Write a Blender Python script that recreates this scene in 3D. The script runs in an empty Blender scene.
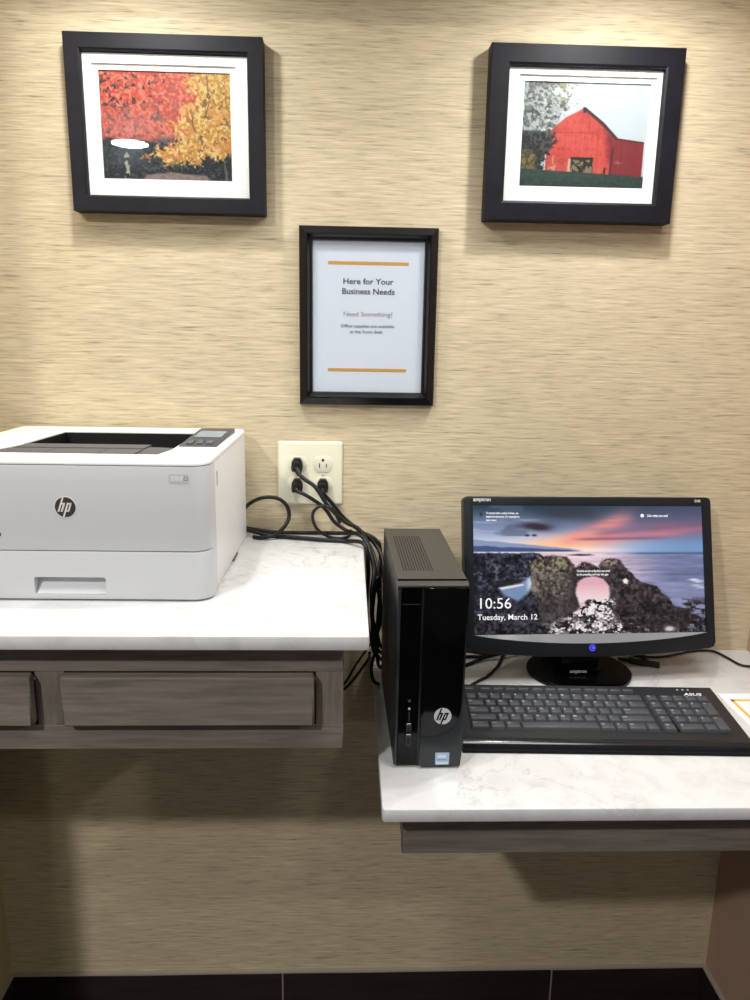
import bpy, bmesh, math, random
import numpy as np
from mathutils import Matrix, Vector
PI = math.pi
S = bpy.context.scene
COL = S.collection
random.seed(7)

# ------------------------------------------------------------------ camera, world, exposure, lights
EYE = 1.40
def make_camera():
    D, yaw, pitch, roll, f = 1.3076, .0366, .2197, .0169, 746.5
    cy, sy = math.cos(yaw), math.sin(yaw)
    w = Vector((sy*math.cos(pitch), cy*math.cos(pitch), -math.sin(pitch)))
    r = Vector((cy, -sy, 0)); u = r.cross(w)
    r2 = math.cos(roll)*r + math.sin(roll)*u
    u2 = -math.sin(roll)*r + math.cos(roll)*u
    cd = bpy.data.cameras.new('camera'); co = bpy.data.objects.new('camera', cd); COL.objects.link(co)
    m = Matrix((r2, u2, -w)).transposed().to_4x4()
    m.translation = Vector((0, -D, EYE))
    co.matrix_world = m
    cd.sensor_fit = 'VERTICAL'; cd.sensor_height = 36; cd.lens = f/1000*36
    cd.clip_start = .01
    S.camera = co
make_camera()
W = bpy.data.worlds.new('world'); S.world = W; W.use_nodes = True
W.node_tree.nodes['Background'].inputs[0].default_value = (1.0, .92, .82, 1)
W.node_tree.nodes['Background'].inputs[1].default_value = .08
S.view_settings.view_transform = 'Standard'; S.view_settings.look = 'None'
S.view_settings.gamma = 1; S.view_settings.exposure = 0; S.view_settings.use_curve_mapping = False
CEIL = 2.6

PUCK_W = 2.9          # watts of each small puck lamp under the soffit
DOWN_W = 46.0         # watts of each ceiling downlight
PUCKS = [(-.33, -.24), (.40, -.24)]
DOWNS = [(-1.20, -2.2, DOWN_W), (2.2, -2.25, DOWN_W*.45), (-1.46, -4.1, 10.0)]
SOFFIT_Z = 1.97
SPREAD = 180
FILL_PANEL_W = 22.0  # watts shared by the unseen ceiling panels added as fill
PX = (-.42, .56)
LCOL = (1, .99, .965)

# ------------------------------------------------------------------ helpers
def c(r, g, b, a=1):
    f = lambda v: (v/255/12.92 if v/255 <= .04045 else ((v/255+.055)/1.055)**2.4)
    return (f(r), f(g), f(b), a)

def mat(name, col, rough=.5, metal=0, spec=.5, emit=None, estr=0, coat=0):
    m = bpy.data.materials.new(name); m.use_nodes = True
    b = m.node_tree.nodes['Principled BSDF']
    b.inputs['Base Color'].default_value = col; b.inputs['Roughness'].default_value = rough
    b.inputs['Metallic'].default_value = metal; b.inputs['Specular IOR Level'].default_value = spec
    b.inputs['Coat Weight'].default_value = coat
    if emit:
        b.inputs['Emission Color'].default_value = emit; b.inputs['Emission Strength'].default_value = estr
    return m

class G:    # tiny node graph writer
    def __init__(s, m): s.t = m.node_tree; s.b = m.node_tree.nodes['Principled BSDF']
    def n(s, typ, **kw):
        o = s.t.nodes.new(typ)
        for k, v in kw.items():
            if k in o.inputs.keys(): o.inputs[k].default_value = v
            else: setattr(o, k, v)
        return o
    def l(s, a, b): s.t.links.new(a, b)
    def coords(s, scale, rot=(0,0,0)):
        tc = s.n('ShaderNodeTexCoord'); mp = s.n('ShaderNodeMapping')
        mp.inputs['Scale'].default_value = scale; mp.inputs['Rotation'].default_value = rot
        s.l(tc.outputs['Object'], mp.inputs['Vector']); return mp.outputs['Vector']
    def noise(s, vec, scale=1, detail=4, rough=.5, dist=0):
        o = s.n('ShaderNodeTexNoise'); o.inputs['Scale'].default_value = scale; o.inputs['Detail'].default_value = detail
        o.inputs['Roughness'].default_value = rough; o.inputs['Distortion'].default_value = dist
        s.l(vec, o.inputs['Vector']); return o.outputs['Fac']
    def ramp(s, fac, stops):
        o = s.n('ShaderNodeValToRGB'); e = o.color_ramp.elements
        while len(e) < len(stops): e.new(.5)
        for i, (p, cc) in enumerate(stops): e[i].position = p; e[i].color = cc
        s.l(fac, o.inputs['Fac']); return o.outputs['Color']
    def mix(s, fac, a, b, typ='MIX'):
        o = s.n('ShaderNodeMix', data_type='RGBA', blend_type=typ)
        for v, i in ((fac, 0), (a, 6), (b, 7)):
            if hasattr(v, 'is_linked'): s.l(v, o.inputs[i])
            else: o.inputs[i].default_value = v
        return o.outputs[2]
    def bump(s, h, strength, dist=.002):
        o = s.n('ShaderNodeBump'); o.inputs['Strength'].default_value = strength; o.inputs['Distance'].default_value = dist
        s.l(h, o.inputs['Height']); s.l(o.outputs['Normal'], s.b.inputs['Normal'])

def wallpaper(name, tint):
    m = mat(name, tint, .75, spec=.25); g = G(m)
    v1 = g.coords((13, 13, 245)); a = g.noise(v1, 1, 3, .6, .25)
    v2 = g.coords((24, 24, 400)); b = g.noise(v2, 1, 2, .5, .2)
    v3 = g.coords((3, 3, 14)); d = g.noise(v3, 1, 3)
    r = lambda k: tuple(x*k for x in tint[:3])+(1,)
    ca = g.ramp(a, [(.27, r(.54)), (.38, r(.89)), (.50, r(1.0)), (.62, r(1.07)), (.73, r(1.24))])
    cb = g.ramp(b, [(.28, (.70,.68,.63,1)), (.41, (.98,.98,.98,1)), (.72, (1.14,1.14,1.14,1))])
    cd = g.ramp(d, [(.35, (.97,.96,.96,1)), (.65, (1.02,1.02,1.02,1))])
    x = g.mix(1, ca, cb, 'MULTIPLY'); x = g.mix(1, x, cd, 'MULTIPLY')
    g.l(x, g.b.inputs['Base Color']); g.bump(a, .30, .001)
    return m

def wood(name, light, dark, axis='X'):
    m = mat(name, light, .55, spec=.3); g = G(m)
    sc = (9, 90, 150) if axis == 'X' else (130, 90, 9)
    a = g.noise(g.coords(sc), 1, 5, .6, .8)
    sc2 = (5, 20, 26) if axis == 'X' else (24, 20, 5)
    b = g.noise(g.coords(sc2), 1, 3, .5, 1.8)
    x = g.ramp(a, [(.32, dark), (.62, light)])
    y = g.ramp(b, [(.35, (.86,.86,.86,1)), (.6, (1.04,1.04,1.03,1))])
    g.l(g.mix(1, x, y, 'MULTIPLY'), g.b.inputs['Base Color']); g.bump(a, .08, .001)
    return m

def quartz():
    m = mat('white_quartz', c(240,240,238), .28, spec=.45); g = G(m)
    v = g.coords((1, 1, 1))
    a = g.noise(v, 7, 7, .62, 1.6); b = g.noise(v, 3.2, 3, .5, .6); d = g.noise(v, 26, 5, .6, .5)
    va = g.ramp(a, [(.485, (1,1,1,1)), (.503, (.62,.62,.64,1)), (.52, (1,1,1,1))])
    vb = g.ramp(b, [(.46, (0,0,0,1)), (.62, (1,1,1,1))])
    base = g.ramp(d, [(.3, c(208,209,210)), (.55, c(223,224,225))])
    x = g.mix(vb, base, g.mix(1, base, va, 'MULTIPLY'))
    g.l(x, g.b.inputs['Base Color']); return m

def brushed(name, col, dark, rough, sc):
    m = mat(name, col, rough); g = G(m)
    a = g.noise(g.coords(sc), 1, 4, .6)
    g.l(g.ramp(a, [(.35, dark), (.65, col)]), g.b.inputs['Base Color']); return m

def glass_pane():
    m = bpy.data.materials.new('clear_glass'); m.use_nodes = True; t = m.node_tree
    for n in list(t.nodes): t.nodes.remove(n)
    o = t.nodes.new('ShaderNodeOutputMaterial'); mx = t.nodes.new('ShaderNodeMixShader')
    tr = t.nodes.new('ShaderNodeBsdfTransparent'); gl = t.nodes.new('ShaderNodeBsdfGlossy'); gl.inputs['Roughness'].default_value = .015
    fr = t.nodes.new('ShaderNodeFresnel'); 
    ge = t.nodes.new('ShaderNodeNewGeometry'); mr = t.nodes.new('ShaderNodeMapRange')      # same reflectance entering and leaving the pane
    mr.inputs['To Min'].default_value = 1.5; mr.inputs['To Max'].default_value = 1/1.5
    t.links.new(ge.outputs['Backfacing'], mr.inputs['Value']); t.links.new(mr.outputs['Result'], fr.inputs['IOR'])
    t.links.new(fr.outputs[0], mx.inputs[0]); t.links.new(tr.outputs[0], mx.inputs[1]); t.links.new(gl.outputs[0], mx.inputs[2])
    t.links.new(mx.outputs[0], o.inputs['Surface']); return m

def art_mat(name, rough, emissive):
    m = mat(name, (0,0,0,1) if emissive else (1,1,1,1), rough, spec=.3); g = G(m)
    a = g.n('ShaderNodeVertexColor', layer_name='art')
    if emissive:
        g.l(a.outputs['Color'], g.b.inputs['Emission Color']); g.b.inputs['Emission Strength'].default_value = 1.0
    else: g.l(a.outputs['Color'], g.b.inputs['Base Color'])
    return m

class MB:
    """collects shapes, then links them as ONE mesh object"""
    def __init__(s): s.bm = bmesh.new()
    def _mi(s, faces, mi):
        for f in faces: f.material_index = mi
    def box(s, x0, x1, y0, y1, z0, z1, bev=0, seg=2, mi=0):
        r = bmesh.ops.create_cube(s.bm, size=1)
        vs = r['verts']
        for v in vs: v.co = Vector((x0+(v.co.x+.5)*(x1-x0), y0+(v.co.y+.5)*(y1-y0), z0+(v.co.z+.5)*(z1-z0)))
        fs = list({f for v in vs for f in v.link_faces}); s._mi(fs, mi)
        if bev:
            es = list({e for v in vs for e in v.link_edges})
            q = bmesh.ops.bevel(s.bm, geom=es, offset=bev, segments=seg, profile=.5, affect='EDGES')
            s._mi(q['faces'], mi)
        return s
    def prism(s, pts, a0, a1, axis='z', mi=0, bev=0, bev_which='both', seg=2):
        """polygon pts extruded along axis. axis y: pts are (x,z); axis z: (x,y); axis x: (y,z)"""
        def P(p, a):
            return {'z': (p[0], p[1], a), 'y': (p[0], a, p[1]), 'x': (a, p[0], p[1])}[axis]
        A = [s.bm.verts.new(P(p, a0)) for p in pts]; B = [s.bm.verts.new(P(p, a1)) for p in pts]
        n = len(pts); fs = [s.bm.faces.new(A[::-1]), s.bm.faces.new(B)]
        for i in range(n): fs.append(s.bm.faces.new((A[i], A[(i+1)%n], B[(i+1)%n], B[i])))
        bmesh.ops.recalc_face_normals(s.bm, faces=fs)
        s._mi(fs, mi)
        if bev:
            es = []
            if bev_which in ('both', 'a'): es += list(fs[0].edges)
            if bev_which in ('both', 'b'): es += list(fs[1].edges)
            q = bmesh.ops.bevel(s.bm, geom=es, offset=bev, segments=seg, profile=.5, affect='EDGES'); s._mi(q['faces'], mi)
        return s
    def poly(s, pts, mi=0):
        f = s.bm.faces.new([s.bm.verts.new(p) for p in pts]); f.material_index = mi; return s
    def cyl(s, p0, p1, r0, r1=None, n=20, mi=0, bev=0):
        r1 = r0 if r1 is None else r1
        p0, p1 = Vector(p0), Vector(p1); d = (p1-p0).normalized()
        a = d.orthogonal().normalized(); b = d.cross(a)
        A = []; B = []
        for i in range(n):
            t = 2*PI*i/n; o = a*math.cos(t)+b*math.sin(t)
            A.append(s.bm.verts.new(p0+o*r0)); B.append(s.bm.verts.new(p1+o*r1))
        fs = [s.bm.faces.new(A[::-1]), s.bm.faces.new(B)]
        for i in range(n): fs.append(s.bm.faces.new((A[i], A[(i+1)%n], B[(i+1)%n], B[i])))
        s._mi(fs, mi)
        if bev:
            q = bmesh.ops.bevel(s.bm, geom=list(fs[1].edges), offset=bev, segments=2, profile=.5, affect='EDGES'); s._mi(q['faces'], mi)
        return s
    def tube(s, pts, r, n=10, sub=7, mi=0, rend=None):
        P = [Vector(p) for p in pts]; Q = []
        for i in range(len(P)-1):
            p0 = P[i-1] if i else P[0]*2-P[1]; p1 = P[i]; p2 = P[i+1]; p3 = P[i+2] if i+2 < len(P) else P[-1]*2-P[-2]
            for k in range(sub):
                t = k/sub
                Q.append(.5*((2*p1)+(p2-p0)*t+(2*p0-5*p1+4*p2-p3)*t*t+(3*p1-p0-3*p2+p3)*t**3))
        Q.append(P[-1])
        rings = []; T0 = (Q[1]-Q[0]).normalized(); N = T0.orthogonal().normalized()
        for i, q in enumerate(Q):
            T = (Q[min(i+1, len(Q)-1)]-Q[max(i-1, 0)]).normalized()
            N = (N-T*N.dot(T)).normalized(); Bv = T.cross(N)
            rr = r if rend is None else r+(rend-r)*i/(len(Q)-1)
            rings.append([s.bm.verts.new(q+(N*math.cos(2*PI*k/n)+Bv*math.sin(2*PI*k/n))*rr) for k in range(n)])
        fs = [s.bm.faces.new(rings[0][::-1]), s.bm.faces.new(rings[-1])]
        for a, b in zip(rings, rings[1:]):
            for k in range(n): fs.append(s.bm.faces.new((a[k], a[(k+1)%n], b[(k+1)%n], b[k])))
        s._mi(fs, mi); return s
    def mesh_in(s, me, M, mi=0):
        me = me.copy(); me.transform(M)
        for p in me.polygons: p.material_index = mi
        s.bm.from_mesh(me); bpy.data.meshes.remove(me); return s
    def build(s, name, mats, parent=None, loc=(0,0,0), xf=None, smooth=38, cut=None):
        if xf is not None: bmesh.ops.transform(s.bm, matrix=xf, verts=s.bm.verts)
        me = bpy.data.meshes.new(name)
        if not isinstance(mats, (list, tuple)): mats = [mats]
        for m in mats: me.materials.append(m)
        s.bm.to_mesh(me)
        if cut is not None: me = boolean(me, cut, xf)
        sm(me, smooth)
        o = bpy.data.objects.new(name, me); COL.objects.link(o); o.location = loc
        if parent is not None: o.parent = parent
        s.bm.free(); return o

def sm(me, ang):
    b = bmesh.new(); b.from_mesh(me)
    for f in b.faces: f.smooth = True
    for e in b.edges:
        e.smooth = not (len(e.link_faces) == 2 and e.calc_face_angle(4) > math.radians(ang))
    b.to_mesh(me); b.free()

def boolean(me, cutter, xf=None):
    if xf is not None: bmesh.ops.transform(cutter.bm, matrix=xf, verts=cutter.bm.verts)
    cm = bpy.data.meshes.new('cutter'); cutter.bm.to_mesh(cm); cutter.bm.free()
    if len(me.materials) > 1:
        for m in me.materials: cm.materials.append(m)
    a = bpy.data.objects.new('a', me); b = bpy.data.objects.new('b', cm)
    COL.objects.link(a); COL.objects.link(b)
    md = a.modifiers.new('b', 'BOOLEAN'); md.operation = 'DIFFERENCE'; md.solver = 'EXACT'; md.object = b
    bpy.context.view_layer.update()
    dg = bpy.context.evaluated_depsgraph_get()
    out = bpy.data.meshes.new_from_object(a.evaluated_get(dg), depsgraph=dg)
    bpy.data.objects.remove(a); bpy.data.objects.remove(b); bpy.data.meshes.remove(cm)
    return out

_tc = {}
def text_mesh(body, size, bold=0.0, ext=.00015, align='LEFT', space=1.0, shear=0, sx=1.0, sp=1.0):
    k = (body, size, bold, ext, align, space, shear, sx, sp)
    if k in _tc: return _tc[k]
    cu = bpy.data.curves.new('t', 'FONT'); cu.body = body; cu.size = size; cu.offset = bold; cu.extrude = ext
    cu.align_x = align; cu.space_line = space; cu.shear = shear; cu.resolution_u = 3; cu.space_character = sp
    o = bpy.data.objects.new('t', cu); COL.objects.link(o); bpy.context.view_layer.update()
    dg = bpy.context.evaluated_depsgraph_get()
    me = bpy.data.meshes.new_from_object(o.evaluated_get(dg), depsgraph=dg)
    bpy.data.objects.remove(o)
    if sx != 1: me.transform(Matrix.Diagonal((sx, 1, 1, 1)))
    _tc[k] = me; return me
FRONT = Matrix.Rotation(PI/2, 4, 'X')          # flat lettering -> a wall facing -y
def at(x, y, z): return Matrix.Translation((x, y, z))

def tag(o, label, cat, group=None):
    o['label'] = label; o['category'] = cat
    if group: o['group'] = group
    return o
def thing(name, loc, label, cat, group=None, rz=0):
    o = bpy.data.objects.new(name, None); COL.objects.link(o); o.empty_display_size = .05
    o.location = loc; o.rotation_euler = (0, 0, rz); return tag(o, label, cat, group)
def struct(o): o['kind'] = 'structure'; return o

def rrect(x0, x1, y0, y1, r, n=6):
    """rounded rectangle; r may be a 4-tuple for corners (x1y0, x1y1, x0y1, x0y0)"""
    rs = r if isinstance(r, tuple) else (r,)*4; out = []
    for (cx, cy, a0), q in zip(((x1, y0, -90), (x1, y1, 0), (x0, y1, 90), (x0, y0, 180)), rs):
        sx = -1 if cx == x1 else 1; sy = 1 if cy == y0 else -1
        if q <= 0: out.append((cx, cy)); continue
        for i in range(n+1):
            t = math.radians(a0+90*i/n); out.append((cx+sx*q+q*math.cos(t), cy+sy*q+q*math.sin(t)))
    return out

# ------------------------------------------------------------------ painted pictures (numpy)
def vnoise(w, h, fx, fy, octs=4, seed=0, gain=.55):
    rs = np.random.RandomState(seed); out = np.zeros((h, w)); amp = 1; tot = 0
    for o in range(octs):
        gx, gy = int(fx*2**o)+2, int(fy*2**o)+2
        g = rs.rand(gy, gx); X = np.linspace(0, gx-1.001, w); Y = np.linspace(0, gy-1.001, h)
        xi = X.astype(int); yi = Y.astype(int); tx = X-xi; ty = (Y-yi)[:, None]
        tx = tx*tx*(3-2*tx); ty = ty*ty*(3-2*ty)
        a = g[np.ix_(yi, xi)]*(1-tx)+g[np.ix_(yi, xi+1)]*tx; b = g[np.ix_(yi+1, xi)]*(1-tx)+g[np.ix_(yi+1, xi+1)]*tx
        out += amp*(a*(1-ty)+b*ty); tot += amp; amp *= gain
    return out/tot
def sstep(a, b, x): t = np.clip((x-a)/(b-a), 0, 1); return t*t*(3-2*t)
def lay(img, mask, col):
    m = np.clip(mask, 0, 1)[..., None]; img[:] = img*(1-m)+np.asarray(col, float)*m
def poly_mask(U, V, pts, soft=.006):
    """signed coverage of a polygon"""
    inside = np.zeros(U.shape, bool); dist = np.full(U.shape, 9.)
    n = len(pts)
    for i in range(n):
        (x0, y0), (x1, y1) = pts[i], pts[(i+1) % n]
        if y0 != y1:
            cnd = ((y0 > V) != (y1 > V)) & (U < (x1-x0)*(V-y0)/(y1-y0)+x0); inside ^= cnd
        dx, dy = x1-x0, y1-y0; t = np.clip(((U-x0)*dx+(V-y0)*dy)/(dx*dx+dy*dy+1e-12), 0, 1)
        dist = np.minimum(dist, np.hypot(U-x0-t*dx, V-y0-t*dy))
    return np.clip(.5+np.where(inside, dist, -dist)/soft, 0, 1)
def to_lin(img):
    v = np.clip(img/255, 0, 1); return np.where(v <= .04045, v/12.92, ((v+.055)/1.055)**2.4)

def fine(w, h, px, seed=0):
    """crisp grain about px pixels wide, 0..1"""
    return vnoise(w, h, w/px/2, h/px/2, 2, seed, .7)
def paint_screen(w=400, h=224):
    V, U = np.mgrid[0:h, 0:w]; U = U/(w-1); V = V/(h-1)
    img = np.zeros((h, w, 3)); L = lambda a, b, t: np.asarray(a, float)*(1-t[..., None])+np.asarray(b, float)*t[..., None]
    top = L((48,68,84), (72,80,108), sstep(.3, 1, U)); mid = L((126,138,172), (104,96,126), sstep(.2, .95, U))
    hor = L((212,224,246), (116,152,196), sstep(.3, .95, U))
    t1 = sstep(0, .17, V); t2 = sstep(.15, .33, V)
    img[:] = (top*(1-t1[..., None])+mid*t1[..., None])*(1-t2[..., None])+hor*t2[..., None]
    wp = V-.45*(U-.4)*(U > .4)*.6          # streaks fan out to the upper right
    rs = np.random.RandomState(4)
    n1 = vnoise(w, h, 5, 9, 5, 1)
    n2 = vnoise(w, h, 3, 26, 5, 2, .65)
    lay(img, np.exp(-((U-.36)/.17)**2-((V-.315)/.05)**2)*1.2, (255,206,160))
    lay(img, np.exp(-((U-.47)/.16)**2-((V-.27)/.05)**2)*.95, (252,176,146))
    band = np.exp(-((V-(.29-.62*(U-.36)))/(.04+.09*np.clip(U-.3, 0, 1)))**2)*sstep(.34, .45, U)*(1-sstep(.60, .74, U))
    lay(img, band*(.2+1.1*n2), (244,148,142))
    band2 = np.exp(-((V-(.25-.16*(U-.5)))/.05)**2)*sstep(.46, .6, U)*(1-.45*sstep(.8, 1, U)); lay(img, band2*np.clip(-.1+1.8*n2, 0, 1), (226,122,136))
    lay(img, np.exp(-((V-.262+.03*(U-.5))/.012)**2)*sstep(.40, .5, U)*(1-sstep(.72, .9, U))*.75, (120,92,112))
    lay(img, np.exp(-((V-.205+.15*(U-.6))/.02)**2)*sstep(.5, .6, U)*.6*n2*1.5, (92,84,112))
    dark = np.exp(-((V-.06-.08*(U-.45))/.06)**2)*sstep(.20, .36, U)*(1-sstep(.46, .60, U)); lay(img, dark*(.4+.9*n1), (56,58,66))
    lay(img, sstep(.50, .66, n1)*(V < .24)*(1-sstep(.3, .5, U))*.65, (86,94,118)); lay(img, sstep(.52, .7, n2)*(V > .10)*(V < .27)*(1-sstep(.2, .34, U))*.5, (196,200,222))
    lay(img, np.exp(-((U-.275)/.06)**2-((V-.165-.2*(U-.27))/.028)**2)*(1.0+.8*n1), (58,50,62))
    for cu_ in (.232, .262): lay(img, np.exp(-((U-cu_)/.009)**2-((V-.232)/.008)**2)*1.4, (52,50,70))
    lay(img, np.exp(-((V-.350)/.022)**2)*sstep(.33, .45, U)*(1-sstep(.5, .75, U))*.9, (255,226,214))
    # hills across the bay
    r0 = .262+.18*U+.010*(vnoise(w, 1, 18, 1, 3, 5)[0]-.5)
    fade = 1-sstep(.40, .48, U)
    lay(img, sstep(-.005, .005, V-r0)*(V < .362)*fade, (140,152,186))
    r2 = .312+.085*U+.014*(vnoise(w, 1, 16, 1, 3, 6)[0]-.5)
    lay(img, sstep(-.005, .005, V-r2)*(V < .362)*fade, (70,86,130))
    # sea
    hz = .368
    sea = L((232,204,212), (112,120,156), sstep(.42, .88, U)); sea = L((0,0,0), (1,1,1), np.ones_like(U))*sea
    s_ = sstep(hz-.004, hz+.004, V); n3 = vnoise(w, h, 7, 60, 4, 8, .7)
    img[:] = img*(1-s_[..., None])+(sea*(.74+.52*n3[..., None]))*s_[..., None]
    lay(img, np.exp(-((U-.66)/.10)**2-((V-.50)/.10)**2)*.6*n3*1.6, (222,196,214))
    lay(img, np.exp(-((V-hz-.006)/.008)**2)*sstep(.62, .75, U), (80,96,130))
    for (a, b) in ((.955,.585), (.975,.60), (.965,.63), (.985,.645)): lay(img, np.exp(-((U-a)/.02)**2-((V-b)/.008)**2)*1.2, (228,232,242))
    lay(img, poly_mask(U, V, [(.40,.387), (.45,.379), (.50,.381), (.52,.389), (.46,.395)], .008), (52,48,62))
    # rocks
    rk = vnoise(w, h, 30, 20, 5, 11, .8); rf = fine(w, h, 2.2, 12)
    tx = np.clip((rk-.5)*2.6, -1, 1)*.7+np.clip((rf-.5)*3.2, -1, 1)*.6
    def rock(pts, base, k, soft=.010, shade=0):
        wob = (rk-.5)*.04+(rf-.5)*.015
        m = poly_mask(U+wob, V+wob*.7, pts, soft)[..., None]
        col = np.asarray(base, float)*(1+k*tx[..., None]); img[:] = img*(1-m)+np.clip(col, 9, 240)*m; return m[..., 0]
    rock([(-.1,.368), (.28,.372), (.31,.44), (.31,1.1), (-.1,1.1)], (46,48,60), .95)
    lay(img, sstep(.56, .66, rk)*(U < .27)*(V > .40)*(V < .60)*.5, (120,122,140)); lay(img, (U < .20)*(V > .39)*sstep(.60, .50, rk)*.35, (22,22,30))
    cres = poly_mask(U, V, [(.105,.645), (.20,.60), (.243,.555), (.25,.62), (.225,.69), (.19,.745), (.13,.70)], .02)
    lay(img, cres, (120,142,178)); lay(img, poly_mask(U, V, [(.108,.638), (.21,.610), (.215,.622), (.12,.655)], .008), (226,222,222))
    lay(img, cres*sstep(.215, .245, U), (214,220,236)); lay(img, poly_mask(U, V, [(.09,.60), (.21,.575), (.20,.60), (.11,.63)], .02)*.8, (40,34,36))
    rock([(.20,.80), (1.1,.86), (1.1,1.1), (-.1,1.1), (-.1,.86)], (42,39,46), 1.1)
    lay(img, poly_mask(U, V, [(.78,.60), (1.1,.60), (1.1,.90), (.93,.88), (.86,.76)], .02)*(.35+.5*n3), (150,152,186))
    blob = sstep(.50, .56, vnoise(w, h, 15, 24, 3, 21)+.35*(V-.80)); lay(img, blob*sstep(.70, .78, V)*(U > .80), (36,34,42))
    lay(img, sstep(.74, .84, U)*sstep(.70, .8, V)*sstep(.60, .68, rf)*.6, (150,146,160))
    m1 = rock([(.24,.43), (.27,.40), (.33,.385), (.40,.40), (.425,.46), (.435,.53), (.50,.55), (.56,.53), (.62,.58), (.62,.78), (.46,.93), (.30,.93), (.26,.74), (.245,.56)], (92,85,80), .78)
    m2 = rock([(.42,.50), (.46,.44), (.50,.45), (.54,.49), (.55,.43), (.58,.41), (.625,.42), (.645,.46), (.67,.52), (.72,.60), (.785,.63), (.83,.72), (.87,.80), (.94,.82), (.91,.95), (.62,.97), (.58,.80), (.58,.64), (.54,.56), (.46,.56), (.43,.66)], (60,53,57), .8)
    lay(img, m1*sstep(.50, .60, rf)*np.exp(-((U-.34)/.08)**2-((V-.46)/.06)**2)*.7, (168,160,112))
    lay(img, m1*sstep(.62, .80, V)*.55*(U < .44), (36,34,40)); lay(img, m1*np.exp(-((U-.43)/.03)**2-((V-.66)/.16)**2)*.6, (40,34,36))
    lay(img, m2*np.exp(-((U-.585)/.05)**2-((V-.44)/.03)**2)*sstep(.42, .6, rf)*.9, (180,152,128)); lay(img, m2*np.exp(-((U-.46)/.04)**2-((V-.46)/.03)**2)*sstep(.42, .6, rf)*.8, (176,152,120))
    rock([(.64,.80), (.74,.76), (.95,.82), (.93,.98), (.60,1.02)], (44,40,44), .8)
    # opening of the arch and the foam beneath it
    arch = poly_mask(U+(rf-.5)*.006, V, [(.434,.68), (.442,.61), (.47,.567), (.515,.555), (.555,.575), (.581,.63), (.583,.70), (.57,.78), (.60,.86), (.62,.97), (.36,.97), (.39,.88), (.455,.80)], .010)
    aw = L((228,176,186), (238,214,216), sstep(.60, .74, V)); a_ = arch[..., None]; img[:] = img*(1-a_)+aw*a_
    lay(img, arch*(V < .62)*n3*.5, (206,160,176)); lay(img, poly_mask(U, V, [(.44,.565), (.52,.50), (.57,.55), (.50,.545)], .012)*.0, (0,0,0))
    fo = vnoise(w, h, 44, 34, 3, 31, .8)
    fm = poly_mask(U+(fo-.5)*.08, V+(fo-.5)*.03, [(.47,.75), (.585,.73), (.60,.86), (.66,1.02), (.30,1.02), (.33,.90), (.45,.83)], .02)
    lay(img, fm*sstep(.50, .53, fo), (36,32,36)); lay(img, fm*(1-sstep(.46, .49, fo))*.95, (238,232,235)); lay(img, fm*sstep(.60, .66, rf)*.7, (120,112,116))
    f2 = sstep(.60, .63, vnoise(w, h, 60, 40, 2, 35)); lay(img, f2*sstep(.84, .92, V)*sstep(.15, .40, U)*(U < .75)*.6, (150,146,152))
    lay(img, poly_mask(U, V, [(.640,.585), (.655,.57), (.665,.59), (.66,.615), (.645,.61)], .008), (242,238,242))
    lay(img, np.exp(-((U-.84)/.022)**2-((V-.97)/.02)**2)*1.3, (205,200,200))
    return to_lin(img)

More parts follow.
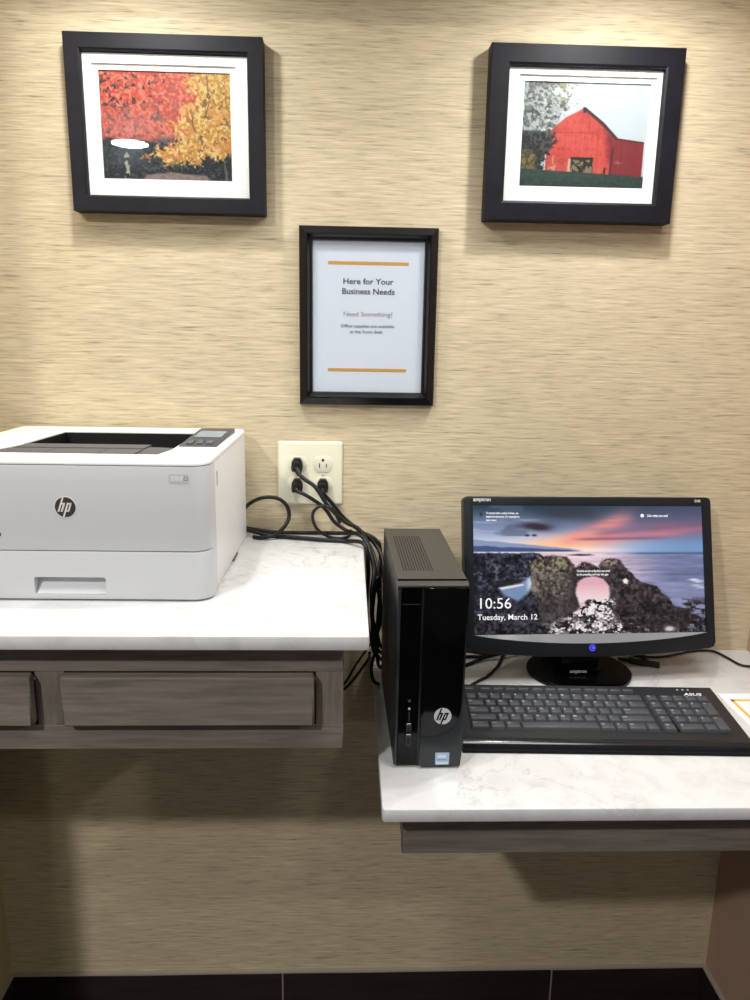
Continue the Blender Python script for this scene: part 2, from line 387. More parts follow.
INK = .62          # reflectance of the printed whites
def paint_autumn(w=264, h=216):
    V, U = np.mgrid[0:h, 0:w]; U = U/(w-1); V = V/(h-1)
    n1 = vnoise(w, h, 30, 26, 4, 1, .85); n2 = vnoise(w, h, 9, 8, 4, 2); n3 = fine(w, h, 2.4, 3); n4 = fine(w, h, 3.4, 13)
    img = np.zeros((h, w, 3)); img[:] = (232,106,86)
    lay(img, sstep(.52, .62, n3)*.8, (248,164,138)); lay(img, sstep(.52, .66, n2)*.55, (242,142,112)); lay(img, sstep(.47, .36, n3)*.7, (204,76,62))
    lay(img, sstep(.57, .62, n4)*(.55+.9*(n2-.3)), (176,96,84))
    lay(img, sstep(.53, .58, n1+.22*(.32-U)+.06*(V-.4))*sstep(.50, .56, n4)*(U < .5), (74,56,58))
    lay(img, np.exp(-((U-.22)/.24)**2-((V-.50)/.12)**2)*.55*(.4+1.1*n1), (228,150,152))
    lay(img, sstep(.50, .58, n1)*sstep(.47, .53, n4)*np.exp(-((V-.45)/.13)**2)*(U < .62)*.75, (146,112,116))
    # dark planting below
    low = sstep(-.03, .03, V-(.655+.12*(n2-.5)+.05*(n1-.5)-.03*U)); lay(img, low, (40,48,56))
    lay(img, low*sstep(.54, .6, n3)*.65, (92,104,104)); lay(img, low*sstep(.46, .40, n4)*.6, (22,26,32))
    lay(img, np.exp(-((U-.48)/.08)**2-((V-.64)/.045)**2)*1.1*sstep(.36, .5, n3), (98,110,122))
    lay(img, np.exp(-((U-.20)/.17)**2-((V-.78)/.12)**2)*.5, (122,136,146))
    # yellow tree
    e_ = poly_mask(U+(n2-.5)*.34+(n1-.5)*.10, V+(n1-.5)*.14, [(.64,-.2), (1.3,-.2), (1.3,.74), (.97,.74), (.9,.80), (.78,.76), (.70,.86), (.62,.80), (.54,.88), (.42,.79), (.28,.80), (.42,.70), (.58,.60), (.60,.44), (.72,.22)], .05)
    e_ = np.clip(e_*1.6-.55*sstep(.5, .42, n3), 0, 1)
    yel = np.zeros_like(img); yel[:] = (238,192,100); lay(yel, sstep(.52, .60, n3)*.9, (252,224,156)); lay(yel, sstep(.48, .40, n3)*.75, (208,148,66)); lay(yel, sstep(.54, .66, n2)*.55, (240,166,98))
    lay(yel, sstep(.585, .62, n4)*sstep(.46, .54, n1)*.8, (126,92,60)); lay(yel, sstep(.60, .64, n4)*(1-sstep(.55, .8, U)), (226,130,100))
    img[:] = img*(1-e_[..., None])+yel*e_[..., None]
    lay(img, np.exp(-((U-1.0)/.08)**2-((V-.66)/.08)**2)*.8*sstep(.36, .56, n3), (236,140,74))
    for (a, b, e, f) in ((.73,.64,.77,.58), (.77,.58,.72,.54), (.72,.54,.70,.47), (.70,.47,.71,.36), (.82,.02,.83,.2), (.80,.40,.84,.25)):
        lay(img, poly_mask(U, V, [(a-.006,b), (a+.006,b), (e+.004,f), (e-.004,f)], .008)*.75, (98,70,52))
    rd = poly_mask(U, V+(n2-.5)*.03, [(.34,.955), (.52,.925), (.80,.955), (.86,1.1), (.2,1.1)], .02); lay(img, rd, (160,140,136)); lay(img, rd*sstep(.52, .6, n3)*.5, (120,104,102))
    lay(img, poly_mask(U, V, [(.165,.72), (.200,.72), (.200,1.05), (.16,1.05)], .012)*sstep(.49, .54, n3), (190,200,172))
    lay(img, poly_mask(U, V, [(.935,.82), (.945,.82), (.975,1.05), (.955,1.05)], .012)*.7, (150,142,136))
    return to_lin(img)*INK

def paint_barn(w=264, h=216):
    V, U = np.mgrid[0:h, 0:w]; U = U/(w-1); V = V/(h-1)+.018
    n1 = vnoise(w, h, 34, 30, 4, 41, .85); n2 = vnoise(w, h, 9, 8, 4, 42); n3 = fine(w, h, 2.4, 43); n4 = fine(w, h, 3.4, 44)
    img = np.zeros((h, w, 3)); img[:] = (228,242,247)
    lay(img, sstep(.2, .6, U)*.3, (218,235,242))
    dens = n1*.6+n2*.4+.10*(1-U/.34)-.9*np.clip(U-(.40-.32*V), 0, 1)-.5*np.clip(V-.62, 0, 1)
    tree = sstep(.44, .52, dens)*(U < .5)*(V < .68)
    lay(img, tree*.95, (132,140,134)); lay(img, tree*sstep(.50, .56, n3), (88,96,94)); lay(img, tree*sstep(.46, .40, n4)*.9, (206,216,218)); lay(img, tree*np.exp(-((U-.34)/.10)**2-((V-.08)/.14)**2)*.8, (172,170,122))
    wb = lambda pts, s=.006: poly_mask(U, V, pts, s)
    front = wb([(.20,.87), (.205,.66), (.235,.47), (.34,.35), (.485,.255), (.505,.27), (.64,.40), (.755,.535), (.74,.90)])
    boards = .90+.18*(vnoise(w, 1, 70, 1, 2, 51, .8)[0])[None, :]*np.ones((h, 1))
    red = np.zeros_like(img); red[:] = (232,96,86); lay(red, sstep(.45, .62, n2)*.5, (214,78,72)); lay(red, sstep(.68, .77, U+(n2-.5)*.2-.1*(V-.7)), (150,54,58))
    lay(red, (np.abs(V-.49) < .006)*.8, (180,70,66)); lay(red, sstep(.76, .88, V-(U-.2)*.05)*.45*sstep(.45, .58, n1), (222,158,138)); lay(red, sstep(.60, .65, n4)*.35, (168,62,60)); red *= boards[..., None]
    f_ = front[..., None]; img[:] = img*(1-f_)+red*f_
    shed = wb([(.755,.53), (.985,.565), (.985,.92), (.72,.90)]); rd2 = np.zeros_like(img); rd2[:] = (154,58,64); rd2 *= boards[..., None]
    s_ = shed[..., None]; img[:] = img*(1-s_)+rd2*s_
    lay(img, wb([(.485,.245), (.50,.25), (.65,.385), (.77,.53), (.755,.55), (.63,.41), (.49,.275)]), (78,54,56))
    lay(img, wb([(.755,.535), (.985,.565), (.985,.58), (.755,.55)]), (84,48,52)); lay(img, wb([(.475,.25), (.505,.25), (.50,.30), (.48,.30)]), (50,44,48))
    lay(img, wb([(.725,.64), (.75,.60), (.735,.92), (.715,.92)])*.7, (84,40,46)); lay(img, wb([(.76,.76), (.82,.75), (.82,.775), (.76,.785)], .01)*.6*sstep(.4, .6, n3), (210,160,150))
    door = wb([(.400,.725), (.585,.725), (.585,.90), (.400,.90)]); lay(img, door, (44,42,40)); lay(img, door*sstep(.49, .56, n3)*(V > .75), (150,136,108))
    lay(img, wb([(.385,.74), (.405,.74), (.405,.89), (.38,.89)]), (226,196,160)); lay(img, wb([(.255,.71), (.268,.71), (.268,.80), (.255,.80)])*.8, (226,170,140))
    lay(img, wb([(.215,.84), (.29,.80), (.28,.87), (.21,.87)])*.7*sstep(.4, .55, n1), (230,196,166)); lay(img, wb([(.675,.82), (.69,.82), (.69,.89), (.675,.89)]), (52,30,34))
    wv = (n1-.5)*.20
    dt = poly_mask(U+wv, V+(n2-.5)*.08, [(-.1,.46), (.10,.50), (.22,.46), (.29,.58), (.22,.68), (.17,.86), (-.1,.80)], .02); lay(img, dt, (42,46,49)); lay(img, dt*sstep(.55, .60, n3)*.8, (98,104,100))
    yb = poly_mask(U+wv*.6, V+(n2-.5)*.06, [(-.1,.66), (.05,.66), (.12,.73), (.13,.86), (-.1,.86)], .02); lay(img, yb, (142,124,80)); lay(img, yb*sstep(.52, .58, n3), (84,76,58))
    gr = sstep(-.006, .008, V-(.845+.055*U)); lay(img, gr, (52,76,68)); lay(img, gr*sstep(.93, .98, V+(n2-.5)*.05)*.5, (38,56,52)); lay(img, gr*sstep(.52, .6, n3)*.35, (84,106,94))
    return to_lin(img)*INK

def art_object(name, img, pts, m, parent):
    """grid on the quad pts = (TL, TR, BR, BL) carrying the picture as point colours"""
    h, w, _ = img.shape; TL, TR, BR, BL = [np.array(p, float) for p in pts]
    v, u = np.mgrid[0:h, 0:w]; u = (u/(w-1))[..., None]; v = (v/(h-1))[..., None]
    co = ((TL*(1-u)+TR*u)*(1-v)+(BL*(1-u)+BR*u)*v).reshape(-1, 3)
    i = np.arange(h*w).reshape(h, w); q = np.stack([i[:-1, :-1], i[1:, :-1], i[1:, 1:], i[:-1, 1:]], -1).reshape(-1, 4)
    me = bpy.data.meshes.new(name); me.vertices.add(len(co)); me.vertices.foreach_set('co', co.ravel())
    me.loops.add(q.size); me.loops.foreach_set('vertex_index', q.ravel()); me.polygons.add(len(q))
    me.polygons.foreach_set('loop_start', np.arange(0, q.size, 4)); me.polygons.foreach_set('loop_total', np.full(len(q), 4))
    me.update(); me.validate()
    a = me.color_attributes.new('art', 'FLOAT_COLOR', 'POINT')
    a.data.foreach_set('color', np.concatenate([img.reshape(-1, 3), np.ones((h*w, 1))], 1).astype(np.float32).ravel())
    me.materials.append(m); o = bpy.data.objects.new(name, me); COL.objects.link(o); o.parent = parent; return o

# ------------------------------------------------------------------ materials
M_wall = wallpaper('grasscloth_wallpaper', c(206,193,163))
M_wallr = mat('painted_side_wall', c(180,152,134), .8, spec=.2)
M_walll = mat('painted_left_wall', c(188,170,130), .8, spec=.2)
M_ceil = mat('white_ceiling', c(235,232,226), .9)
M_floor = brushed('dark_floor_tile', c(52,44,40), c(36,30,28), .5, (6, 6, 6))
M_tile = brushed('dark_brown_tile', c(46,37,36), c(34,27,27), .45, (8, 30, 60))
M_trim = mat('grey_tile_edge', c(178,168,158), .5)
M_caulk = mat('pale_caulk', c(196,178,150), .7)
M_quartz = quartz()
M_wood = wood('grey_brown_wood', c(136,128,122), c(114,106,100))
M_woodv = wood('grey_brown_wood_upright', c(136,128,122), c(114,106,100), 'Z')
M_frame = brushed('espresso_frame', c(23,23,31), c(17,17,24), .5, (30, 30, 30))
M_frame.node_tree.nodes['Principled BSDF'].inputs['Specular IOR Level'].default_value = .2
M_bframe = mat('black_frame', c(10,11,15), .28, spec=.4)
M_matw = mat('white_mat_board', c(246,246,246), .8, spec=.1)
M_glass = glass_pane()
M_paper = mat('sign_paper', c(222,232,246), .8, spec=.1)
M_gold = mat('gold_ink', c(206,160,72), .7)
M_ink = mat('black_ink', c(28,32,40), .8)
M_grey_ink = mat('brown_grey_ink', c(150,134,132), .8)
M_prn = mat('printer_white', c(233,235,236), .42)
M_prnf = mat('printer_white_shaded', c(206,209,213), .38)  # same white plastic as the body, darkened for the shaded front
M_prnd = mat('printer_dark_grey', c(84,86,92), .5)
M_prnb = mat('printer_black', c(14,14,16), .5)
M_panel = mat('panel_slate', c(44,52,66), .35)
M_lcd = mat('lcd_blue_grey', c(128,146,164), .2)
M_btn = mat('button_grey', c(84,92,104), .4)
M_logo_d = mat('logo_dark', c(64,58,54), .4)
M_logo_l = mat('logo_light', c(226,226,226), .4)
M_silver = mat('logo_silver', c(206,208,212), .3)
M_black = mat('black_plastic', c(18,19,22), .4)
M_blackm = mat('black_rubber', c(11,11,13), .45, spec=.4)
M_gloss = mat('gloss_black', c(4,5,8), .1, spec=.3)
M_satin = mat('satin_charcoal', c(42,48,53), .35)
M_case = brushed('grey_metal_case', c(64,62,58), c(58,57,53), .5, (40, 4, 40))
M_slot = mat('vent_dark', c(26,26,26), .7)
M_ivory = mat('ivory_plastic', c(232,230,208), .4)
M_ivoryd = mat('ivory_recess', c(206,203,182), .5)
M_dark = mat('slot_dark', c(24,22,20), .8)
M_bezel = mat('bezel_black', c(22,27,33), .42, spec=.35)
M_bezlip = mat('bezel_lip_sheen_grey', c(140,143,148), .30)  # grey lip, lightened to carry its bright reflection
M_key = mat('key_charcoal', c(72,76,82), .40)
M_deck = mat('keyboard_deck', c(36,38,42), .4)
M_rest = mat('keyboard_gloss', c(24,26,30), .16)
M_leg = mat('legend_white', c(190,194,198), .6)
M_white = mat('print_white', c(225,227,230), .6)
M_txt = mat('screen_white', (0,0,0,1), .5, emit=(1,1,1,1), estr=.95)
M_blue = mat('blue_led', c(10,10,40), .3, emit=c(92,92,255), estr=1.2)
M_bluedim = mat('blue_led_dim', c(10,10,60), .3, emit=c(20,18,120), estr=.8)
M_sticker = mat('sticker_blue', c(168,192,218), .35)
M_stickerw = mat('sticker_pale', c(214,226,238), .35)
M_amber = mat('amber_ink', c(240,186,74), .7)
M_card = mat('white_card', c(244,244,248), .7)
M_lamp = mat('lamp_glow', (1,1,1,1), .5, emit=(1.0,.95,.88,1), estr=38)
M_puckg = mat('puck_glow', (1,1,1,1), .5, emit=(1.0,.95,.88,1), estr=25)
M_ring = mat('white_trim_ring', c(240,240,238), .4)

# ------------------------------------------------------------------ the setting
XL, XR = -.6834, .7647
FY = -4.8           # how far the ceiling and the floor run towards the viewer
BB = 1.40-1.2919    # top of the tile base
struct(MB().box(XL-.1, XR+.1, 0, .1, 0, CEIL).build('wall_back', M_wall))
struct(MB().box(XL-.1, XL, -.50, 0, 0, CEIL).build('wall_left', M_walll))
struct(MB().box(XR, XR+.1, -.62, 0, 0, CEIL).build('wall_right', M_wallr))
struct(MB().box(-3.2, 3.6, FY, .1, -.05, 0).build('floor', M_floor))
struct(MB().box(-3.2, 3.6, FY, .1, CEIL, CEIL+.05).build('ceiling', M_ceil))
def base_run(name, segs):
    mb = MB()
    for (x0, x1, y0, y1) in segs:
        mb.box(x0, x1, y0, y1, 0, BB-.004, .0012, 1, 0)
    xs = [s[0] for s in segs]+[s[1] for s in segs]; ys = [s[2] for s in segs]+[s[3] for s in segs]
    mb.box(min(xs), max(xs), min(ys)+.0004, max(ys), BB-.004, BB, 0, 1, 1)
    # grout in the joints
    for a, b in zip(segs, segs[1:]):
        if abs(a[1]-b[0]) < .01: mb.box(a[1], b[0], a[2]+.0012, a[3], 0, BB-.004, 0, 1, 2)
    return struct(mb.build(name, [M_tile, M_trim, mat('grout', c(150,136,128), .8)]))
j = .0030
base_run('baseboard_back', [(XL+.009, -.1273-j/2, -.009, 0), (-.1273+j/2, .4355-j/2, -.009, 0), (.4355+j/2, XR-.009, -.009, 0)])
base_run('baseboard_left', [(XL, XL+.009, -.5, 0)])
base_run('baseboard_right', [(XR-.009, XR, -.62, 0)])
struct(MB().cyl((XR, 0, BB), (XR, 0, .80), .0035, n=10).build('trim_1', M_caulk))
struct(MB().cyl((XL, 0, BB), (XL, 0, .88), .0035, n=10).build('trim_2', M_walll))
struct(MB().box(XL, XR, -.30, 0, SOFFIT_Z, CEIL, .004).build('trim_3', M_ceil))

# ------------------------------------------------------------------ lamps
for k, (x, y) in enumerate(PUCKS):
    t = thing('puck_light', (x, y, SOFFIT_Z), ('left' if k == 0 else 'right')+' small round lamp under the soffit, above the '+('autumn tree' if k == 0 else 'red barn')+' picture', 'lamp', 'puck lamps under the soffit')
    MB().cyl((0, 0, 0), (0, 0, -.012), .036, .033, 28).build('housing', M_ring, t)
    MB().cyl((0, 0, -.012), (0, 0, -.0135), .026, .026, 24).build('lens', M_puckg, t)
    ld = bpy.data.lights.new('puck_lamp', 'AREA'); ld.shape = 'DISK'; ld.size = .055; ld.spread = math.radians(SPREAD); ld.energy = PUCK_W*(.88, 1.12)[k]; ld.color = LCOL
    lo = bpy.data.objects.new('lamp', ld); COL.objects.link(lo); lo.parent = t; lo.location = (0, 0, -.016)
for side, px, sh in (('left', PX[0], .44), ('right', PX[1], .56)):  # added panels, fill light for the upper wall and counters
  t = thing('fill_panel', (px, -.80, CEIL), side+' of two square fill panels added out of view on the ceiling, in front of the soffit', 'lamp', 'added ceiling fill panels')
  MB().box(-.32, .32, -.32, .32, -.012, 0, .003).build('frame', M_ring, t); MB().box(-.29, .29, -.29, .29, -.014, -.012).build('diffuser', M_ring, t)
  ld = bpy.data.lights.new('fill_panel_lamp', 'AREA'); ld.shape = 'SQUARE'; ld.size = .56; ld.energy = FILL_PANEL_W*sh; ld.color = LCOL
  lo = bpy.data.objects.new('lamp', ld); COL.objects.link(lo); lo.parent = t; lo.location = (0, 0, -.018)
names = ['round ceiling downlight, left of the two nearest the counters', 'round ceiling downlight far to the right of the alcove', 'round ceiling downlight farthest from the wall']
for k, (x, y, p) in enumerate(DOWNS):
    t = thing('recessed_light', (x, y, CEIL), names[k], 'lamp', 'ceiling downlights')
    MB().cyl((0, 0, 0), (0, 0, -.008), .14, .132, 40).build('trim_ring', M_ring, t)
    MB().cyl((0, 0, -.008), (0, 0, -.010), .118, .118, 40).build('lens', M_lamp if k == 2 else M_ring, t)
    ld = bpy.data.lights.new('downlight_lamp', 'AREA'); ld.shape = 'DISK'; ld.size = .16; ld.energy = p; ld.color = (1, .955, .90)
    lo = bpy.data.objects.new('lamp', ld); COL.objects.link(lo); lo.parent = t; lo.location = (0, 0, -.016)

# ------------------------------------------------------------------ counters and cabinets
ZL, YL, XLE = EYE-.354, -.4728, .0267
ZR, YR, XRS = EYE-.579, -.4856, .0455
TH = .0185
tag(MB().prism(rrect(XL, XLE, YL, 0, (.004, 0, 0, 0)), ZL-TH, ZL, 'z', bev=.0022).build('countertop', M_quartz),
    'higher white marbled quartz countertop under the printer', 'countertop', 'quartz countertops')
tag(MB().prism(rrect(XRS, XR, YR, 0, (0, 0, 0, .006)), ZR-TH, ZR, 'z', bev=.0022).build('countertop', M_quartz),
    'lower white marbled quartz countertop under the computer and keyboard', 'countertop', 'quartz countertops')
cab = thing('drawer_cabinet', (0, 0, 0), 'grey-brown wood drawer unit hung under the higher countertop', 'cabinet')
CY, CX, CZ0, CZ1 = -.440, -.0045, .8785, ZL-TH
body = MB()
body.box(XL, CX, CY+.02, -.001, CZ0+.012, CZ1)
body.build('carcass', M_wood, cab)
ff = MB()
ff.box(XL, CX, CY, CY+.02, .985, CZ1, .0008, 1); ff.box(XL, CX, CY, CY+.02, CZ0, .912, .0008, 1)
ff.build('face_frame', M_wood, cab)
for a, b in ((CX-.034, CX), (-.386, -.350), (XL, XL+.03)): MB().box(a, b, CY+.0003, CY+.02, .912, .985).build('stile', M_woodv, cab)
def drawer(x0, x1):
    d = MB().box(x0, x1, CY-.017, CY-.0005, .9190, .9850, .0022, 1).build('drawer', M_wood, cab)
    return d
drawer(-.3495, -.0405); drawer(-.652, -.3865)
ap = thing('apron', (0, 0, 0), 'grey-brown wood apron board under the lower countertop', 'cabinet')
MB().box(.0755, XR, -.44, -.42, .7225, ZR-TH, .001, 1).build('front_board', M_wood, ap)
MB().box(.0765, .0955, -.42, -.001, .7245, ZR-TH, .001, 1).build('end_board', M_wood, ap)

# ------------------------------------------------------------------ framed pictures
def frame_rails(mb, x0, x1, z0, z1, w, d, prof):
    """mitred moulding around (x0..x1, z0..z1), local wall plane y=0, front y=-d. prof: list of (inset 0..1, depth 0..1)"""
    P = [(0, 0)]+prof+[(1, .12)]
    rings = []
    for (i, dep) in P:
        q = i*w
        rings.append([mb.bm.verts.new(p) for p in ((x0+q, -d*dep, z0+q), (x1-q, -d*dep, z0+q), (x1-q, -d*dep, z1-q), (x0+q, -d*dep, z1-q))])
    fs = []
    rings.append(rings[0])
    for a, b in zip(rings, rings[1:]):
        for k in range(4): fs.append(mb.bm.faces.new((a[k], a[(k+1) % 4], b[(k+1) % 4], b[k])))
    bmesh.ops.recalc_face_normals(mb.bm, faces=fs)
    return mb
def ring_board(mb, o, i, y0, y1):
    """flat board o=(x0,x1,z0,z1) with opening i"""
    (a, b, e, f), (p, q, r, s) = o, i
    mb.box(a, p, y0, y1, e, f); mb.box(q, b, y0, y1, e, f); mb.box(p, q, y0, y1, e, r); mb.box(p, q, y0, y1, s, f); return mb
def picture(x0, x1, z0, z1, inner, pic, img, label):
    cx, cz = (x0+x1)/2, z0
    t = thing('picture_frame', (cx, -.0005, cz), label, 'picture', 'landscape pictures in dark frames')
    w = inner[0]-x0
    L = lambda b: (b[0]-cx, b[1]-cx, b[2]-cz, b[3]-cz)
    X0, X1, Z0, Z1 = L((x0, x1, z0, z1))
    fr = frame_rails(MB(), X0, X1, Z0, Z1, w, .030, [(0, .93), (.03, 1), (.86, .97), (.96, .92), (1, .76)])
    fr.build('frame', M_frame, t, smooth=20)
    I = L(inner); P = L(pic); g = .004
    up = (P[0]-.0095, P[1]+.0095, P[2]-.0075, P[3]+.0085)
    ring_board(MB(), (I[0]-g, I[1]+g, I[2]-g, I[3]+g), up, -.0205, -.0175).build('mat_board', M_matw, t)
    ring_board(MB(), (up[0]-.004, up[1]+.004, up[2]-.004, up[3]+.004), P, -.0172, -.0152).build('mat_board', M_matw, t)
    a, b, e, f = P[0]-.004, P[1]+.004, P[2]-.004, P[3]+.004
    art_object('picture', img, [(P[0], -.0148, P[3]), (P[1], -.0148, P[3]), (P[1], -.0148, P[2]), (P[0], -.0148, P[2])], art_mat('print', .6, False), t)
    MB().box(X0+.006, X1-.006, -.0135, -.0005, Z0+.006, Z1-.006).build('backing_board', M_matw, t)
    MB().box(I[0]-.003, I[1]+.003, -.0225, -.0211, I[2]-.003, I[3]+.003).build('glass_pane', M_glass, t)
    return t
picture(-.4422, -.1381, 1.5833, 1.8414, (-.4170, -.1660, 1.6095, 1.8112), (-.3945, -.1910, 1.6345, 1.7925), paint_autumn(),
        'dark framed picture of red and yellow autumn trees, hung above the printer')
picture(.2165, .5239, 1.5835, 1.8441, (.2475, .5002, 1.6110, 1.8155), (.2735, .4770, 1.6385, 1.7945), paint_barn(),
        'dark framed picture of a red barn, hung above the monitor')

def sign():
    x0, x1, z0, z1 = -.0850, .1458, 1.2784, 1.5712
    cx = (x0+x1)/2
    t = thing('sign_frame', (cx, -.0005, z0), 'black framed white notice reading Here for Your Business Needs, between the two pictures', 'sign')
    L = lambda x, z: (x-cx, z-z0)
    X0, Z0 = L(x0, z0); X1, Z1 = L(x1, z1)
    frame_rails(MB(), X0, X1, Z0, Z1, .0220, .018, [(0, .55), (.06, .66), (.55, 1), (.62, 1), (.80, .62), (.93, .55), (1, .40)]).build('frame', M_bframe, t, smooth=20)
    a, b = L(-.0665, 1.2935); e, f = L(.1275, 1.5505)
    MB().box(a, e, -.0040, -.0034, b, f).build('paper', M_paper, t)
    MB().box(a, e, -.0030, -.0008, b, f).build('backing_board', M_bframe, t)
    for zz, nm in ((1.5138, 'gold_bar'), (1.3378, 'gold_bar')):
        p, q = L(-.0372, zz-.0026); r, s = L(.0975, zz+.0026)
        MB().box(p, r, -.0043, -.0038, q, s).build(nm, M_gold, t)
    def line(txt, size, zz, m, bold=0, sx=1.0, nm='lettering', xx=.0305):
        x, z = L(xx, zz)
        MB().mesh_in(text_mesh(txt, size, bold, .0001, 'CENTER', sx=sx), at(x, -.0042, z) @ FRONT).build(nm, m, t)
    line('Here for Your', .0136, 1.4800, M_ink, .00016, 1.06, xx=.0300); line('Business Needs', .0136, 1.4638, M_ink, .00016, 1.04)
    line('Need Something?', .0112, 1.4275, M_grey_ink, 0, 1.06, xx=.0305)
    line('Office supplies are available', .0076, 1.4090, M_ink, 0, 1.08, xx=.0300); line('at the front desk.', .0076, 1.3995, M_ink, 0, 1.08, xx=.0285)
    MB().box(a-.002, e+.002, -.0068, -.0055, b-.002, f+.002).build('glass_pane', M_glass, t)
sign()

# ------------------------------------------------------------------ logos
def hp_strokes(mb, cx, cz, y, r, mi):
    sh = .36
    def quad(x0, x1, z0, z1):
        pts = [(x0+sh*z0, z0), (x1+sh*z0, z0), (x1+sh*z1, z1), (x0+sh*z1, z1)]
        mb.prism([(cx+p*r, cz+q*r) for p, q in pts], y-.0003, y, 'y', mi)
    wd = .17
    quad(-.60, -.60+wd, -.46, .97); quad(-.60+wd, -.16, .27, .44); quad(-.30, -.30+wd+.02, -.46, .44)
    quad(.06, .06+wd, -.97, .44); quad(.06+wd, .50, .27, .44); quad(.36, .36+wd, -.46, .44); quad(.06+wd, .50, -.46, -.30)
def hp_logo(parent, cx, cz, y, r, disc, strokes, ring=None):
    mb = MB()
    if ring: mb.cyl((cx, y+.0006, cz), (cx, y-.0004, cz), r*1.10, n=36, mi=2)
    mb.cyl((cx, y+.0006, cz), (cx, y-.0007, cz), r, n=36, mi=0)
    hp_strokes(mb, cx, cz, y-.0007, r, 1)
    return mb.build('logo', [disc, strokes]+([ring] if ring else []), parent)

# ------------------------------------------------------------------ printer
def printer():
    x0, x1, yf, yb = -.1905, .1905, -.1685, .1685
    t = thing('printer', (-.3690, -.1880, ZL), 'white laser printer on the higher countertop', 'printer', rz=math.radians(-.6))
    R_ = .024
    op = [(-.118, -.1165), (.114, -.1195), (.1225, -.075), (.1225, .004), (.1205, .100), (-.0905, .100), (-.1000, -.05)]
    MB().prism(rrect(x0+.0015, x1-.0015, yf+.0442, yb, (0, .012, .012, 0)), .003, .1835, 'z', bev=.002).build('body', M_prn, t, cut=MB().prism(op, .1355, .30, 'z'))
    MB().prism(rrect(x0+.004, x1-.004, yf+.020, yf+.0442, (R_, 0, 0, R_)), .004, .1845, 'z').build('inner_frame', M_prnb, t)
    MB().prism(rrect(x0, x1, yf, yf+.0435, (R_, 0, 0, R_), 10), .0700, .1832, 'z', bev=.0012).build('front_door', M_prnf, t)
    hx0, hx1 = -.0425, .0515
    cut = MB().prism(rrect(hx0, hx1, .0085, .0335, .0035), yf-.01, yf+.018, 'y')
    tray = MB().prism(rrect(x0, x1, yf, yf+.0435, (R_, 0, 0, R_), 10), .0030, .0688, 'z', bev=.0012).build('paper_tray', M_prnf, t, cut=cut)
    MB().prism([(yf+.0040, .0090), (yf+.0178, .0090), (yf+.0178, .0300), (yf+.0165, .0290)], hx0+.0005, hx1-.0005, 'x').build('handle_recess', M_prnf, tray)
    # top cover with the paper opening
    zt = .1865
    cut = MB().prism(op, .10, .30, 'z')
    MB().prism(rrect(x0, x1, yf, yb, (R_, .016, .016, R_), 10), .1842, zt+.0040, 'z', bev=.0055, bev_which='b', seg=4).build('top_cover', M_prn, t, cut=cut)
    zt = zt+.0040
    # dark cavity walls and output flap
    cut = MB().prism([(p*.985, q*.985-.0005) for p, q in op], .140, .30, 'z')
    MB().prism(op, .1360, zt-.0015, 'z').build('tray_cavity', M_prnb, t, cut=cut)
    fl = MB()
    for a, b in ((-.110, -.0415), (-.0400, .0310), (.0325, .0800)):
        fl.prism([(-.1125, zt-.0060), (-.1090, zt-.0005), (-.070, zt-.0010), (-.060, zt-.0020), (-.060, zt-.0070)], a, b, 'x', bev=.0006, seg=1)
    fl.build('output_flap', M_prnd, t)
    MB().prism([(.0820, -.1125), (.1115, -.1130), (.1190, -.074), (.1195, -.050), (.0980, -.045), (.0820, -.045)], zt-.006, zt-.0015, 'z', bev=.0008).build('paper_stop', M_prnd, t)
    MB().prism([(-.0585, zt-.006), (-.0585, zt-.0012), (-.0300, zt-.0004), (-.0210, zt-.0016), (-.0210, zt-.009)], -.098, .080, 'x', bev=.0006, seg=1).build('output_flap', M_prnd, t)
    # control panel
    pz = zt
    cp = MB().prism([(-.0470, pz-.001), (-.0470, pz+.0010), (.096, pz+.0062), (.118, pz+.0062), (.118, pz-.001)], .1245, .1795, 'x', bev=.0012)
    cp = cp.build('control_panel', M_panel, t)
    sl = .0052/.143
    zz = lambda y: pz+.0010+(y+.047)*sl+.0004
    def plate(xa, xb, ya, yb_, m, nm, h=.0006):
        MB().prism([(ya, zz(ya)-.001), (ya, zz(ya)+h), (yb_, zz(yb_)+h), (yb_, zz(yb_)-.001)], xa, xb, 'x').build(nm, m, cp)
    plate(.132, .1735, .025, .080, M_lcd, 'screen')
    for k in range(3): plate(.132+k*.0145, .1405+k*.0145, -.030, -.006, M_btn, 'button', .0010)
    hp_logo(t, .0058, .1285, yf, .0132, M_logo_d, M_logo_l, M_logo_l)
    # small printed badge at upper right of the door
    bd = MB()
    bd.prism(rrect(.1400, .1660, .1615, .1738, .0025), yf-.0004, yf+.0004, 'y', 0)
    for k in range(3): bd.prism(rrect(.1425+k*.0055, .1470+k*.0055, .1645, .1708, .0008), yf-.0007, yf, 'y', 1)
    bd.cyl((.1618, yf, .1677), (.1618, yf-.0007, .1677), .0029, n=16, mi=2); bd.cyl((.1618, yf-.0006, .1677), (.1618, yf-.0009, .1677), .0016, n=14, mi=0)
    bd.build('badge', [mat('badge_grey', c(206,208,211), .4), mat('badge_pale', c(226,227,229), .4), mat('badge_mark', c(150,152,156), .4)], t)
    MB().prism(rrect(-.108, -.0795, .0885, .0935, .0010, 3), yf-.0003, yf+.0002, 'y').build('model_mark', M_btn, t)
    # right side details
    MB().prism(rrect(-.104, -.099, .146, .166, .0015), x1-.003, x1-.0009, 'x').build('side_slot', mat('slot_grey', c(176,180,182), .5), t)
    MB().box(x1-.012, x1+.0002, .012, .052, .0008, .0045, .001).build('foot', M_btn, t)
    MB().box(x0+.02, x0+.06, -.10, -.06, 0, .004).build('foot', M_prnb, t); MB().box(x1-.06, x1-.02, -.10, -.06, 0, .004).build('foot', M_prnb, t)
